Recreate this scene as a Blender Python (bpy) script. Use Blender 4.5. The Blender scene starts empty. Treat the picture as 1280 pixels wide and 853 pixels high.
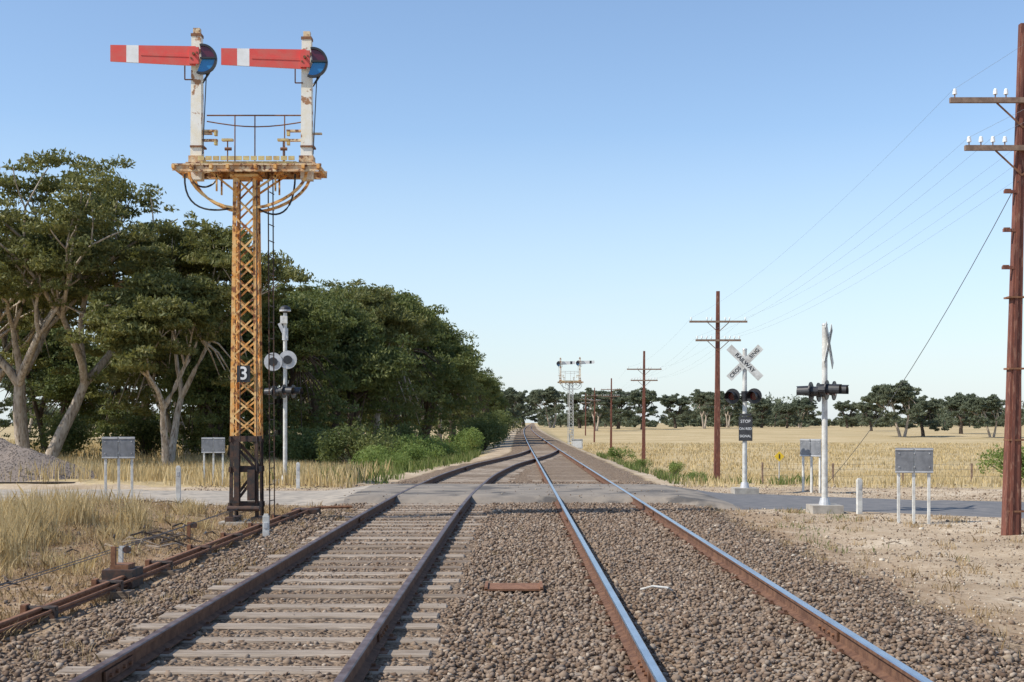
import bpy, math, random
import numpy as np
from mathutils import Vector, Matrix
random.seed(3); RNG=np.random.default_rng(7)
SC=bpy.context.scene
COL=SC.collection

# ---------------------------------------------------------------- materials
def newmat(name):
    m=bpy.data.materials.new(name); m.use_nodes=True
    nt=m.node_tree
    return m,nt,nt.nodes,nt.links,nt.nodes['Principled BSDF']
def mat(name,c1,c2=None,scale=6,rough=.75,metal=0,bump=0,lo=.4,hi=.6,c3=None,s3=25,lo3=.6,hi3=.7,stretch=None):
    m,nt,N,L,P=newmat(name)
    P.inputs['Roughness'].default_value=rough; P.inputs['Metallic'].default_value=metal
    tc=N.new('ShaderNodeTexCoord'); mp=N.new('ShaderNodeMapping'); L.new(tc.outputs['Object'],mp.inputs[0])
    if stretch: mp.inputs['Scale'].default_value=stretch
    P.inputs['Base Color'].default_value=(*c1,1)
    col=None
    if c2:
        n=N.new('ShaderNodeTexNoise'); n.inputs['Scale'].default_value=scale; n.inputs['Detail'].default_value=8; n.inputs['Roughness'].default_value=.65
        L.new(mp.outputs[0],n.inputs['Vector'])
        r=N.new('ShaderNodeMapRange'); r.inputs[1].default_value=lo; r.inputs[2].default_value=hi; L.new(n.outputs[0],r.inputs[0])
        mx=N.new('ShaderNodeMix'); mx.data_type='RGBA'; mx.inputs[6].default_value=(*c1,1); mx.inputs[7].default_value=(*c2,1)
        L.new(r.outputs[0],mx.inputs[0]); col=mx.outputs[2]
        if c3:
            n3=N.new('ShaderNodeTexNoise'); n3.inputs['Scale'].default_value=s3; n3.inputs['Detail'].default_value=5
            L.new(mp.outputs[0],n3.inputs['Vector'])
            r3=N.new('ShaderNodeMapRange'); r3.inputs[1].default_value=lo3; r3.inputs[2].default_value=hi3; L.new(n3.outputs[0],r3.inputs[0])
            m3=N.new('ShaderNodeMix'); m3.data_type='RGBA'; L.new(col,m3.inputs[6]); m3.inputs[7].default_value=(*c3,1)
            L.new(r3.outputs[0],m3.inputs[0]); col=m3.outputs[2]
        L.new(col,P.inputs['Base Color'])
        if bump:
            b=N.new('ShaderNodeBump'); b.inputs['Strength'].default_value=bump; b.inputs['Distance'].default_value=.02
            L.new(n.outputs[0],b.inputs['Height']); L.new(b.outputs[0],P.inputs['Normal'])
    return m
def ramp(N,stops):
    r=N.new('ShaderNodeValToRGB'); e=r.color_ramp.elements
    while len(e)<len(stops): e.new(.5)
    for i,(p,c) in enumerate(stops): e[i].position=p; e[i].color=(*c,1)
    return r
def islandmat(name,stops,rough=.9,transl=0,tcol=(.2,.25,.05),patch=0):
    m,nt,N,L,P=newmat(name); P.inputs['Roughness'].default_value=rough
    P.inputs['Specular IOR Level'].default_value=.2
    g=N.new('ShaderNodeNewGeometry'); r=ramp(N,stops)
    if patch:
        n=N.new('ShaderNodeTexNoise'); n.inputs['Scale'].default_value=patch; n.inputs['Detail'].default_value=3; L.new(g.outputs['Position'],n.inputs['Vector'])
        mr=N.new('ShaderNodeMapRange'); mr.inputs[1].default_value=.3; mr.inputs[2].default_value=.7; L.new(n.outputs[0],mr.inputs[0])
        a=N.new('ShaderNodeMath'); a.operation='ADD'; L.new(g.outputs['Random Per Island'],a.inputs[0]); L.new(mr.outputs[0],a.inputs[1])
        h=N.new('ShaderNodeMath'); h.operation='MULTIPLY'; L.new(a.outputs[0],h.inputs[0]); h.inputs[1].default_value=.5; L.new(h.outputs[0],r.inputs[0])
    else: L.new(g.outputs['Random Per Island'],r.inputs[0])
    L.new(r.outputs[0],P.inputs['Base Color'])
    if transl:
        t=N.new('ShaderNodeBsdfTranslucent'); t.inputs[0].default_value=(*tcol,1)
        mx=N.new('ShaderNodeMixShader'); mx.inputs[0].default_value=transl
        L.new(P.outputs[0],mx.inputs[1]); L.new(t.outputs[0],mx.inputs[2]); L.new(mx.outputs[0],N['Material Output'].inputs[0])
    return m

M={}
M['rust']=mat('rusty_iron',(.16,.07,.035),(.26,.125,.065),14,.9)
M['railside']=mat('rail_side',(.10,.045,.025),(.18,.09,.05),9,.9)
M['railtop']=mat('polished_rail_head',(.62,.64,.68),(.5,.52,.56),3,.28,.95)
M['railtop2']=mat('dull_rail_head',(.20,.15,.14),(.11,.065,.05),5,.5,.4)
M['sleeper']=mat('weathered_timber',(.25,.19,.135),(.14,.10,.07),3,.9,bump=.6,stretch=(.6,9,9),c3=(.34,.27,.195),s3=5)
M['sleeper2']=mat('grey_timber',(.39,.32,.25),(.22,.17,.125),3,.9,bump=.6,stretch=(.6,9,9),c3=(.12,.085,.06),s3=5)
M['orange']=mat('faded_orange_paint',(.76,.34,.075),(.80,.53,.23),5,.75,c3=(.26,.095,.035),s3=9,lo3=.54,hi3=.62)
M['cream']=mat('peeling_white_paint',(.84,.81,.73),(.80,.72,.56),4,.7,c3=(.38,.19,.09),s3=6,lo3=.58,hi3=.63)
M['rustcream']=mat('rusted_white_paint',(.72,.58,.38),(.52,.28,.12),7,.75,c3=(.20,.09,.05),s3=12,lo3=.54,hi3=.60)
M['yellow']=mat('old_yellow_board',(.68,.55,.24),(.50,.35,.16),8,.8)
M['tar']=mat('tarred_iron',(.028,.024,.022),(.09,.045,.028),10,.7)
M['black']=mat('black_enamel',(.015,.015,.017),(.03,.03,.032),10,.45)
M['red']=mat('signal_red',(.70,.07,.052),(.62,.11,.08),5,.5)
M['white']=mat('white_paint',(.82,.82,.80),(.74,.73,.70),5,.6)
M['dirtywhite']=mat('weathered_white',(.68,.67,.62),(.48,.46,.42),6,.7)
M['silver']=mat('aluminium_paint',(.55,.55,.55),(.42,.42,.42),5,.5,.2)
M['grey']=mat('galvanised_sheet',(.25,.255,.265),(.17,.175,.185),5,.6,.2)
M['blueglass']=mat('blue_glass',(.03,.20,.46),rough=.12)
M['redglass']=mat('red_glass',(.10,.015,.03),rough=.12)
M['lens']=mat('lamp_lens',(.12,.01,.01),rough=.15)
M['pole']=mat('red_brown_pole',(.20,.068,.042),(.12,.043,.03),5,.85,c3=(.27,.135,.09),s3=11,lo3=.56,hi3=.66,stretch=(3,3,.5))
M['arm_wood']=mat('crossarm_timber',(.28,.19,.135),(.18,.115,.08),8,.85)
M['porcelain']=mat('porcelain',(.82,.82,.8),rough=.25)
M['wire']=mat('wire',(.10,.10,.10),rough=.6)
M['wirel']=mat('aged_line_wire',(.30,.32,.34),rough=.6)
M['concrete']=mat('concrete',(.44,.40,.34),(.32,.285,.24),5,.9,bump=.3)
M['yellowsign']=mat('yellow_sign',(.75,.5,.03),rough=.5)
M['stone']=islandmat('ballast_stone',[(0,(.125,.082,.056)),(.3,(.215,.152,.105)),(.6,(.285,.21,.15)),(.85,(.185,.145,.115)),(1,(.42,.34,.26))])
M['pebble']=islandmat('pale_gravel',[(0,(.34,.265,.19)),(.5,(.50,.41,.30)),(.8,(.25,.19,.135)),(1,(.60,.53,.43))])
M['straw']=islandmat('dry_grass',[(0,(.40,.29,.13)),(.4,(.57,.44,.22)),(.8,(.70,.57,.34)),(1,(.33,.25,.12))],transl=.25,tcol=(.6,.46,.23))
M['browngrass']=islandmat('dead_grass',[(0,(.30,.20,.10)),(.5,(.42,.30,.16)),(1,(.55,.43,.26))],transl=.2,tcol=(.5,.36,.18))
M['weed']=islandmat('green_weed',[(0,(.07,.12,.03)),(.5,(.14,.18,.055)),(1,(.30,.29,.13))],transl=.25)
M['leaf']=islandmat('eucalypt_leaf',[(0,(.05,.065,.024)),(.4,(.12,.132,.045)),(.7,(.21,.205,.078)),(1,(.33,.30,.14))],rough=.6,transl=.27,tcol=(.24,.24,.06),patch=.5)
M['leafd']=islandmat('dark_leaf',[(0,(.045,.07,.027)),(.45,(.105,.132,.044)),(1,(.25,.25,.095))],rough=.6,transl=.27,tcol=(.19,.22,.055),patch=.45)
M['leafb']=islandmat('bush_leaf',[(0,(.08,.13,.035)),(.5,(.16,.22,.06)),(1,(.30,.33,.12))],rough=.7,transl=.3,tcol=(.26,.33,.07),patch=.8)
M['leafhaze']=islandmat('distant_leaf_hazed',[(0,(.08,.10,.068)),(.5,(.13,.15,.095)),(1,(.20,.21,.135))],rough=.8,transl=.2,tcol=(.16,.19,.10),patch=.04)  # distance haze is put into the leaf colour: paler, bluer green
M['bark']=mat('gum_bark',(.52,.45,.37),(.31,.245,.185),3,.9,bump=.5,stretch=(3,3,.6),c3=(.12,.085,.06),s3=4,lo3=.57,hi3=.67)
M['barkd']=mat('dark_bark',(.12,.088,.065),(.065,.048,.036),3,.95,bump=.5,stretch=(3,3,.6))

# ---------------------------------------------------------------- builders
class B:
    def __init__(s): s.v=[];s.f=[];s.m=[];s.mats=[]
    def mi(s,k):
        if k not in s.mats: s.mats.append(k)
        return s.mats.index(k)
    def add(s,vs,fs,k):
        o=len(s.v); s.v+= [tuple(v) for v in vs]; i=s.mi(k)
        for f in fs: s.f.append([a+o for a in f]); s.m.append(i)
    def box(s,c,d,k,rot=None):
        x,y,z=[a/2 for a in d]
        vs=[Vector((sx*x,sy*y,sz*z)) for sz in(-1,1) for sy in(-1,1) for sx in(-1,1)]
        if rot is not None: vs=[rot@v for v in vs]
        c=Vector(c); vs=[v+c for v in vs]
        s.add(vs,[(0,2,3,1),(4,5,7,6),(0,1,5,4),(2,6,7,3),(0,4,6,2),(1,3,7,5)],k)
    def bar(s,a,b,w,t,k,up=(0,0,1)):
        a=Vector(a);b=Vector(b);d=(b-a);l=d.length;d.normalize();u=Vector(up)
        if abs(d.dot(u))>.97:u=Vector((0,1,0))
        sx=d.cross(u).normalized();su=sx.cross(d)
        R=Matrix((sx,d,su)).transposed()
        s.box((a+b)/2,(w,l,t),k,R)
    def cyl(s,a,b,r0,r1,k,n=12,cap=True):
        a=Vector(a);b=Vector(b);d=(b-a).normalized();u=Vector((0,0,1)) if abs(d.z)<.9 else Vector((1,0,0))
        sx=d.cross(u).normalized();sy=d.cross(sx)
        vs=[]
        for p,r in((a,r0),(b,r1)):
            for i in range(n):
                t=2*math.pi*i/n; vs.append(p+(sx*math.cos(t)+sy*math.sin(t))*r)
        fs=[(i,(i+1)%n,n+(i+1)%n,n+i) for i in range(n)]
        if cap: fs+=[tuple(range(n-1,-1,-1)),tuple(range(n,2*n))]
        s.add(vs,fs,k)
    def tube(s,pts,rad,k,n=8):
        pts=[Vector(p) for p in pts]; vs=[]
        if not hasattr(rad,'__len__'): rad=[rad]*len(pts)
        for i,p in enumerate(pts):
            d=(pts[min(i+1,len(pts)-1)]-pts[max(i-1,0)]).normalized()
            u=Vector((0,0,1)) if abs(d.z)<.8 else Vector((1,0,0))
            sx=d.cross(u).normalized();sy=d.cross(sx)
            for j in range(n):
                t=2*math.pi*j/n; vs.append(p+(sx*math.cos(t)+sy*math.sin(t))*rad[i])
        fs=[]
        for i in range(len(pts)-1):
            for j in range(n):
                fs.append((i*n+j,i*n+(j+1)%n,(i+1)*n+(j+1)%n,(i+1)*n+j))
        fs+=[tuple(range(n-1,-1,-1)),tuple((len(pts)-1)*n+j for j in range(n))]
        s.add(vs,fs,k)
    def sphere(s,c,r,k,seg=12,rings=8,zs=1,half=False):
        c=Vector(c);vs=[];fs=[]
        ph0=0;ph1=math.pi/2 if half else math.pi
        for i in range(rings+1):
            ph=ph0+(ph1-ph0)*i/rings
            for j in range(seg):
                t=2*math.pi*j/seg; vs.append(c+Vector((r*math.sin(ph)*math.cos(t),r*math.sin(ph)*math.sin(t),r*zs*math.cos(ph))))
        for i in range(rings):
            for j in range(seg): fs.append((i*seg+j,(i+1)*seg+j,(i+1)*seg+(j+1)%seg,i*seg+(j+1)%seg))
        s.add(vs,fs,k)
    def obj(s,name,loc=(0,0,0),rotz=0,parent=None,smooth=False,bevel=0):
        me=bpy.data.meshes.new(name); me.from_pydata(s.v,[],s.f)
        for k in s.mats: me.materials.append(M[k])
        me.polygons.foreach_set('material_index',s.m)
        if smooth: me.polygons.foreach_set('use_smooth',[True]*len(s.f))
        me.update()
        o=bpy.data.objects.new(name,me); COL.objects.link(o); o.location=loc; o.rotation_euler=(0,0,rotz)
        if parent: o.parent=parent
        if bevel:
            b=o.modifiers.new('b','BEVEL'); b.width=bevel; b.segments=1; b.limit_method='ANGLE'
        return o
def npmesh(name,parts,link=True):
    me=bpy.data.meshes.new(name)
    nv=sum(len(p[0]) for p in parts); nf=sum(len(p[1]) for p in parts); nl=sum(p[1].size for p in parts)
    me.vertices.add(nv); me.loops.add(nl); me.polygons.add(nf)
    V=np.concatenate([p[0] for p in parts]).astype(np.float32); me.vertices.foreach_set('co',V.ravel())
    L=[];S=[];MI=[];o=0;lo=0;keys=[]
    for v,f,k in parts:
        if k not in keys: keys.append(k); me.materials.append(M[k])
        L.append((f+o).ravel()); S.append(lo+np.arange(len(f))*f.shape[1]); MI.append(np.full(len(f),keys.index(k)))
        o+=len(v); lo+=f.size
    me.loops.foreach_set('vertex_index',np.concatenate(L).astype(np.int32))
    me.polygons.foreach_set('loop_start',np.concatenate(S).astype(np.int32))
    me.polygons.foreach_set('material_index',np.concatenate(MI).astype(np.int32))
    me.update(calc_edges=True); me.validate()
    if not link: return me
    ob=bpy.data.objects.new(name,me); COL.objects.link(ob); return ob
def empty(name,loc=(0,0,0),rotz=0):
    e=bpy.data.objects.new(name,None); COL.objects.link(e); e.location=loc; e.rotation_euler=(0,0,rotz); e.empty_display_size=.2; return e
def text(s,size,loc,rot,key,parent,name,ext=.002):
    c=bpy.data.curves.new(name,'FONT'); c.body=s; c.size=size; c.extrude=ext; c.align_x='CENTER'; c.align_y='CENTER'; c.offset=size*.015
    c.materials.append(M[key]); o=bpy.data.objects.new(name,c); COL.objects.link(o); o.location=loc; o.rotation_euler=rot; o.parent=parent; return o

# ---------------------------------------------------------------- layout functions
def ss(a,b,x):
    t=np.clip((np.asarray(x,float)-a)/(b-a),0,1); return t*t*(3-2*t)
def main_x(y):
    y=np.asarray(y,float); c=np.clip(y,70,420)
    return 1.775+.003*(y-8)+2e-5*(c-70)**2+np.clip(y-420,0,None)*.014
SY=[-5,8,23,30,40,50,58,66,75,82]; SX=[-1.98,-1.93,-1.85,-1.75,-1.4,-.70,.25,1.15,1.85,2.02]
def side_x(y):
    y=np.asarray(y,float); w=[-2,-1,0,1,2]
    s=sum(np.interp(y+k*1.3,SY,SX) for k in w)/5
    return np.where(y>80,main_x(y),s)
RC=[(-160,35),(-40,32.5),(-12,31.7),(-4,31.5),(3.5,31.2),(6,30.0),(10,27.3),(16,24.2),(30,18.5),(160,-20)]
def road_y(x): return np.interp(x,[p[0] for p in RC],[p[1] for p in RC])
def hnoise(x,y):
    return (np.sin(x*1.3+1.7*np.sin(y*.7))*np.cos(y*1.1+np.sin(x*.9))+.5*np.sin(x*3.1+y*2.3)*np.cos(y*2.9-x*1.2)+.25*np.sin(x*7.3-y*5.1)*np.cos(x*4.7+y*6.9))
def height(x,y):
    x=np.asarray(x,float);y=np.asarray(y,float)
    mx=main_x(y);sx=side_x(y)
    l=sx-1.55; r=mx+1.7
    bed=.05*ss(l-.9,l,x)*(1-ss(r,r+.9,x))
    fade=1-ss(160,420,y)
    dr=(1.1*ss(37,53,y)+.5*ss(55,92,y))*fade
    dl=.7*ss(38,55,y)*(1-ss(120,300,y))
    z=bed-dr*ss(r+.6,r+4.6,x)-dl*(1-ss(l-5,l-.8,x))
    off=1-ss(l-.6,l,x)*(1-ss(r,r+.6,x))
    near=1-ss(40,120,y)
    rd=np.abs(y-road_y(x)); rof=ss(3,5,rd)
    z=z+hnoise(x,y)*.035*off*near*rof
    z=z-.13*ss(r+.2,r+2.0,x)*(1-ss(r+3.5,r+6,x))*(1-ss(19,25,y))
    z=z+.22*off*near*rof*ss(5,8,-x)*(.5+.5*np.sin(x*.5+y*.23))
    return z
def H(x,y): return float(height(x,y))

# ---------------------------------------------------------------- ground
def axis(lo,hi,step,far,g):
    a=list(np.arange(lo,hi+1e-6,step)); s=step;p=hi
    while p<far: s*=g; p+=s; a.append(p)
    return a
ys=np.array([-60,-30,-12,-4]+axis(0,60,.25,3500,1.07))
xr=axis(0,14,.2,3000,1.12); xs=np.array(sorted([-a for a in xr[1:]]+xr))
X,Y=np.meshgrid(xs,ys); Z=height(X,Y)
V=np.stack([X.ravel(),Y.ravel(),Z.ravel()],1); nx=len(xs);ny=len(ys)
i=np.arange(nx-1)[None,:]+np.arange(ny-1)[:,None]*nx; i=i.ravel()
F=np.stack([i,i+1,i+nx+1,i+nx],1)
x=X.ravel();y=Y.ravel()
l=side_x(y)-1.55; r=main_x(y)+1.7
zb=ss(l-.9,l-.1,x)*(1-ss(r+.1,r+1.4,x))
rd=np.abs(y-road_y(x))
zd_left=ss(-12.5,-7.5,x)*.8
zd=np.where(x>0,(1-ss(34,38,y))*1.0,zd_left*(1-ss(34.5,36.5,y)))
zd=np.maximum(zd,1-ss(3.2,5.0,rd)); 
zd=np.maximum(zd,(1-zb)*(1-ss(r+1.0,r+2.4,x))*ss(l-2.6,l-1.3,x))
brn=(x<0)*(1-ss(l-1.0,l+.2,x))*(1-ss(27,29,y))+(x>0)*ss(r,r+.3,x)*(1-ss(r+.8,r+2.6,x))*(1-ss(26,28,y))*.8
zn={'R':zb,'G':np.clip(zd,0,1),'B':brn}

m,nt,N,L,P=newmat('ground'); P.inputs['Roughness'].default_value=.95; P.inputs['Specular IOR Level'].default_value=.1
M['ground']=m
at=N.new('ShaderNodeAttribute'); at.attribute_name='zone'; sp=N.new('ShaderNodeSeparateColor'); L.new(at.outputs['Color'],sp.inputs[0])
g=N.new('ShaderNodeNewGeometry')
def noise(s,d=6,rough=.6):
    n=N.new('ShaderNodeTexNoise'); n.inputs['Scale'].default_value=s; n.inputs['Detail'].default_value=d; n.inputs['Roughness'].default_value=rough; L.new(g.outputs['Position'],n.inputs['Vector']); return n
def mixc(f,a,b,t='MIX'):
    mx=N.new('ShaderNodeMix'); mx.data_type='RGBA'; mx.blend_type=t
    for s,v in((0,f),(6,a),(7,b)):
        if hasattr(v,'is_linked') or hasattr(v,'links'): L.new(v,mx.inputs[s])
        elif s==0: mx.inputs[0].default_value=v
        else: mx.inputs[s].default_value=(*v,1)
    return mx.outputs[2]
def mth(op,a,b=None,c=None,clamp=False):
    n=N.new('ShaderNodeMath'); n.operation=op; n.use_clamp=clamp
    for k,v in enumerate((a,b,c)):
        if v is None: continue
        if isinstance(v,(int,float)): n.inputs[k].default_value=v
        else: L.new(v,n.inputs[k])
    return n.outputs[0]
def rng_(v,lo,hi):
    n=N.new('ShaderNodeMapRange'); n.inputs[1].default_value=lo; n.inputs[2].default_value=hi; L.new(v,n.inputs[0]); return n.outputs[0]
vo=N.new('ShaderNodeTexVoronoi'); vo.inputs['Scale'].default_value=22; L.new(g.outputs['Position'],vo.inputs['Vector'])
sv=N.new('ShaderNodeSeparateColor'); L.new(vo.outputs['Color'],sv.inputs[0])
rb=ramp(N,[(0,(.105,.070,.048)),(.4,(.195,.138,.094)),(.75,(.26,.19,.132)),(1,(.37,.29,.215))]); L.new(sv.outputs[0],rb.inputs[0])
n1=noise(.9,5); n2=noise(7,8,.7); n3=noise(45,5,.7); n4=noise(.12,4); n5=noise(2.3,7,.7); n6=noise(.35,6,.6)
ballast=mixc(rng_(n1.outputs[0],.35,.7),rb.outputs[0],(.27,.20,.14),'MIX'); 
ballast=mixc(.45,rb.outputs[0],ballast)
dirt=mixc(rng_(n2.outputs[0],.35,.65),(.54,.435,.31),(.38,.285,.19))
dirt=mixc(rng_(n3.outputs[0],.55,.68),dirt,(.24,.18,.125))
dirt=mixc(rng_(n1.outputs[0],.5,.7),dirt,(.61,.51,.38))
dirt=mixc(mth('MULTIPLY',rng_(n6.outputs[0],.46,.58),.65),dirt,(.33,.245,.16))
dirt=mixc(mth('MULTIPLY',sp.outputs[2],mth('MULTIPLY',rng_(n5.outputs[0],.30,.52),.95)),dirt,(.27,.175,.10))
dirt=mixc(mth('MULTIPLY',sp.outputs[2],mth('MULTIPLY',rng_(n2.outputs[0],.56,.64),.8)),dirt,(.11,.07,.045))
grass=mixc(rng_(n2.outputs[0],.35,.65),(.50,.385,.21),(.36,.27,.135))
grass=mixc(rng_(n4.outputs[0],.4,.62),grass,(.55,.43,.25))
grass=mixc(mth('MULTIPLY',rng_(n5.outputs[0],.5,.66),.55),grass,(.27,.20,.10))
grass=mixc(mth('MULTIPLY',rng_(noise(.03,5,.6).outputs[0],.48,.62),.35),grass,(.30,.24,.12))
nz=mth('SUBTRACT',n5.outputs[0],.5)
fd=mth('ADD',sp.outputs[1],mth('MULTIPLY',nz,1.6)); fd=rng_(fd,.35,.6)
fb=mth('ADD',sp.outputs[0],mth('MULTIPLY',nz,1.2)); fb=rng_(fb,.35,.6)
c=mixc(fd,grass,dirt); c=mixc(fb,c,ballast); L.new(c,P.inputs['Base Color'])
bh=mth('ADD',mth('MULTIPLY',mth('MULTIPLY',vo.outputs['Distance'],-1.2),fb),mth('MULTIPLY',n2.outputs[0],.6))
bp=N.new('ShaderNodeBump'); bp.inputs['Strength'].default_value=.9; bp.inputs['Distance'].default_value=.035; L.new(bh,bp.inputs['Height']); L.new(bp.outputs[0],P.inputs['Normal'])
ground=npmesh('ground',[(V,F,'ground')])
ca=ground.data.color_attributes.new('zone','FLOAT_COLOR','POINT')
arr=np.zeros((len(V),4),np.float32); arr[:,0]=zn['R']; arr[:,1]=zn['G']; arr[:,2]=zn['B']; arr[:,3]=1; ca.data.foreach_set('color',arr.ravel())
ground.data.polygons.foreach_set('use_smooth',[True]*len(F))

# ---------------------------------------------------------------- road
M['asphalt']=mat('asphalt',(.12,.118,.12),(.17,.16,.155),3,.9,bump=.2,c3=(.22,.20,.175),s3=60,lo3=.58,hi3=.7)
M['dusty']=mat('dusty_seal',(.33,.285,.23),(.43,.365,.285),1.2,.95,bump=.2,c3=(.23,.20,.165),s3=3,lo3=.5,hi3=.65)
M['xingseal']=mat('crossing_seal',(.185,.158,.13),(.275,.23,.18),1.3,.95,bump=.5,c3=(.09,.08,.07),s3=.9,lo3=.53,hi3=.62)
b=B(); xx=list(np.arange(-160,-14,4))+list(np.arange(-14,14,.25))+list(np.arange(14,160,4))
TZ=.208
def roadz(x,y):
    a=float(ss(-5.2,-3.1,x)*(1-ss(3.6,5.6,x)))
    return max(.014+a*(TZ-.014), H(x,y)+.012+ (0 if abs(x)<10 else .03))
rows=[-1.1,-.98,-.92,-.6,-.3,0,.3,.6,.92,.98,1.1]
pv=[]
for xi in xx:
    hw=3.0-.6*float(ss(4,8,xi)); sl=(road_y(xi+.5)-road_y(xi-.5)); k=math.sqrt(1+sl*sl)
    for t in rows:
        wob=.09*math.sin(xi*1.1)+.05*math.sin(xi*2.9+t); yy=float(road_y(xi))+t*hw*k+(wob if abs(t)>=.9 else 0)
        z=roadz(xi,yy)
        if abs(t)>1: z=min(z,H(xi,yy)-.03)
        elif abs(t)>.95: z-=.02
        pv.append((xi,yy,z))
nr=len(rows)
for j in range(len(xx)-1):
    key='asphalt' if xx[j]>4.6 else ('xingseal' if xx[j]>-4 else 'dusty')
    b.add([pv[j*nr+q] for q in range(nr)]+[pv[(j+1)*nr+q] for q in range(nr)],[(q,nr+q,nr+q+1,q+1) for q in range(nr-1)],key)
b.obj('road',smooth=True)

# ---------------------------------------------------------------- tracks
G=1.6/2+.035
prof=[(-.065,0,'s'),(-.065,.012,'s'),(-.01,.03,'s'),(-.009,.105,'s'),(-.034,.118,'s'),(-.035,.142,'t'),(-.027,.150,'t'),(.027,.150,'t'),(.035,.142,'s'),(.034,.118,'s'),(.009,.105,'s'),(.01,.03,'s'),(.065,.012,'s'),(.065,0,'s')]
def rail(b,fx,off,y0,y1,z0,top,sc=1,side='railside'):
    ysr=list(np.arange(y0,min(y1,100),1.0))+list(np.arange(100,max(y1,100),6.0)) if y1>100 else list(np.arange(y0,y1+.01,1.0))
    ysr=np.array(ysr); n=len(prof); fxv=fx(ysr)
    vs=[]
    for yy,cx in zip(ysr,fxv):
        for px,pz,_ in prof: vs.append((float(cx)+off+px*sc,float(yy),z0+pz*sc))
    fs={'s':[],'t':[]}
    for j in range(len(ysr)-1):
        for q in range(n):
            fs[prof[q][2] if q<n-1 else 's'].append((j*n+q,(j+1)*n+q,(j+1)*n+(q+1)%n,j*n+(q+1)%n))
    o=len(b.v); b.v+=vs
    for kk,key in(('s',side),('t',top)):
        mi=b.mi(key)
        for f in fs[kk]: b.f.append([a+o for a in f]); b.m.append(mi)
def track(name,fx,y0,y1,top,dz,key,ske):
    e=empty(name); b=B()
    for sgn in(-1,1):
        rail(b,fx,sgn*G,y0,y1,.075+dz,top)
        for yj in(9.7,23.4,48): # fishplated joints
            cx=float(fx(yj))+sgn*G
            for s in(-1,1):
                b.box((cx+s*.022,yj+sgn*.8,.075+dz+.067),(.016,.62,.07),'railside')
                for q in(-.22,-.08,.08,.22): b.cyl((cx+s*.028,yj+sgn*.8+q,.075+dz+.067),(cx+s*.05,yj+sgn*.8+q,.075+dz+.067),.016,.016,'rust',6)
    b.obj('rails',parent=e)
    s=B(); yy=y0+.3; pl=B()
    while yy<min(y1,120):
        if not(28.4<yy<34.6):
            cx=float(fx(yy)); j=random.uniform(-.10,.10); rot=Matrix.Rotation(random.uniform(-.022,.022),3,'Z')
            s.box((cx+j,yy,dz+ske+random.uniform(-.012,.004)-.07),(2.66+random.uniform(-.12,.08),.235+random.uniform(-.02,.012),.14),'sleeper2' if random.random()<key else 'sleeper',rot)
            if yy<40:
                for sgn in(-1,1):
                    pl.box((cx+sgn*G,yy,.078+dz),(.26,.16,.014),'railside')
                    for q in(-1,1):
                        pl.box((cx+sgn*G+q*.085,yy+q*.04,.092+dz),(.03,.03,.03),'railside')
        yy+=.66+random.uniform(-.03,.03)
    s.obj('sleepers',parent=e,bevel=.014); pl.obj('tie_plates',parent=e)
    return e
track('railway_track',main_x,3,700,'railtop',0,.25,.062)
track('railway_track',side_x,3,80,'railtop2',-.004,.6,.080)

# ---------------------------------------------------------------- stones
t=(1+5**.5)/2
ico=np.array([(-1,t,0),(1,t,0),(-1,-t,0),(1,-t,0),(0,-1,t),(0,1,t),(0,-1,-t),(0,1,-t),(t,0,-1),(t,0,1),(-t,0,-1),(-t,0,1)])/math.sqrt(1+t*t)
icf=np.array([(0,11,5),(0,5,1),(0,1,7),(0,7,10),(0,10,11),(1,5,9),(5,11,4),(11,10,2),(10,7,6),(7,1,8),(3,9,4),(3,4,2),(3,2,6),(3,6,8),(3,8,9),(4,9,5),(2,4,11),(6,2,10),(8,6,7),(9,8,1)])
def rocks(P3,size,flat=.7):
    n=len(P3); J=ico[None]*(RNG.uniform(.6,1.32,(n,12,1)))
    J=J*np.stack([RNG.uniform(.8,1.3,n),RNG.uniform(.7,1.1,n),RNG.uniform(.5,.95,n)*flat/.7],1)[:,None,:]*size[:,None,None]
    a=RNG.uniform(0,6.283,n); tl=RNG.normal(0,.5,n)
    ct,st=np.cos(tl)[:,None],np.sin(tl)[:,None]; Jy=J[:,:,1]*ct-J[:,:,2]*st; Jz=J[:,:,1]*st+J[:,:,2]*ct
    ca_,sa=np.cos(a)[:,None],np.sin(a)[:,None]
    Vx=J[:,:,0]*ca_-Jy*sa; Vy=J[:,:,0]*sa+Jy*ca_
    Vv=np.stack([Vx,Vy,Jz],2)+P3[:,None,:]
    Ff=(icf[None]+np.arange(n)[:,None,None]*12)
    return Vv.reshape(-1,3),Ff.reshape(-1,3)
n=155000
yy=5+ (RNG.uniform(0,1,n)**1.35)*33; xx_=RNG.uniform(-4.3,5.8,n)
sx_=side_x(yy);mx_=main_x(yy)
edge=np.minimum(xx_-(sx_-1.75),(mx_+2.0)-xx_)
keep=(edge+RNG.normal(0,.36,n)>0)&~((yy>28.2)&(yy<34.6)&(RNG.uniform(0,1,n)<.99))
for c_ in(sx_,mx_):
    for s_ in(-1,1): keep&=np.abs(xx_-(c_+s_*G))>.072
ins=np.abs(xx_-sx_)<1.35
keep&=~(ins&(RNG.uniform(0,1,n)<.55+.25*hnoise(xx_*.8,yy*.8)))
ph=((yy-3.3+.33)%.66)-.33
keep&=~(ins&(RNG.uniform(0,1,n)<.25))
xx_,yy=xx_[keep],yy[keep]; szs=RNG.uniform(.009,.029,len(xx_))*(1+.15*(yy>18)); bg_=RNG.uniform(0,1,len(xx_))<.06; szs[bg_]*=1.4
ins2=np.abs(xx_-side_x(yy))<1.35
xi_=(yy>28.2)&(yy<34.6)
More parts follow.
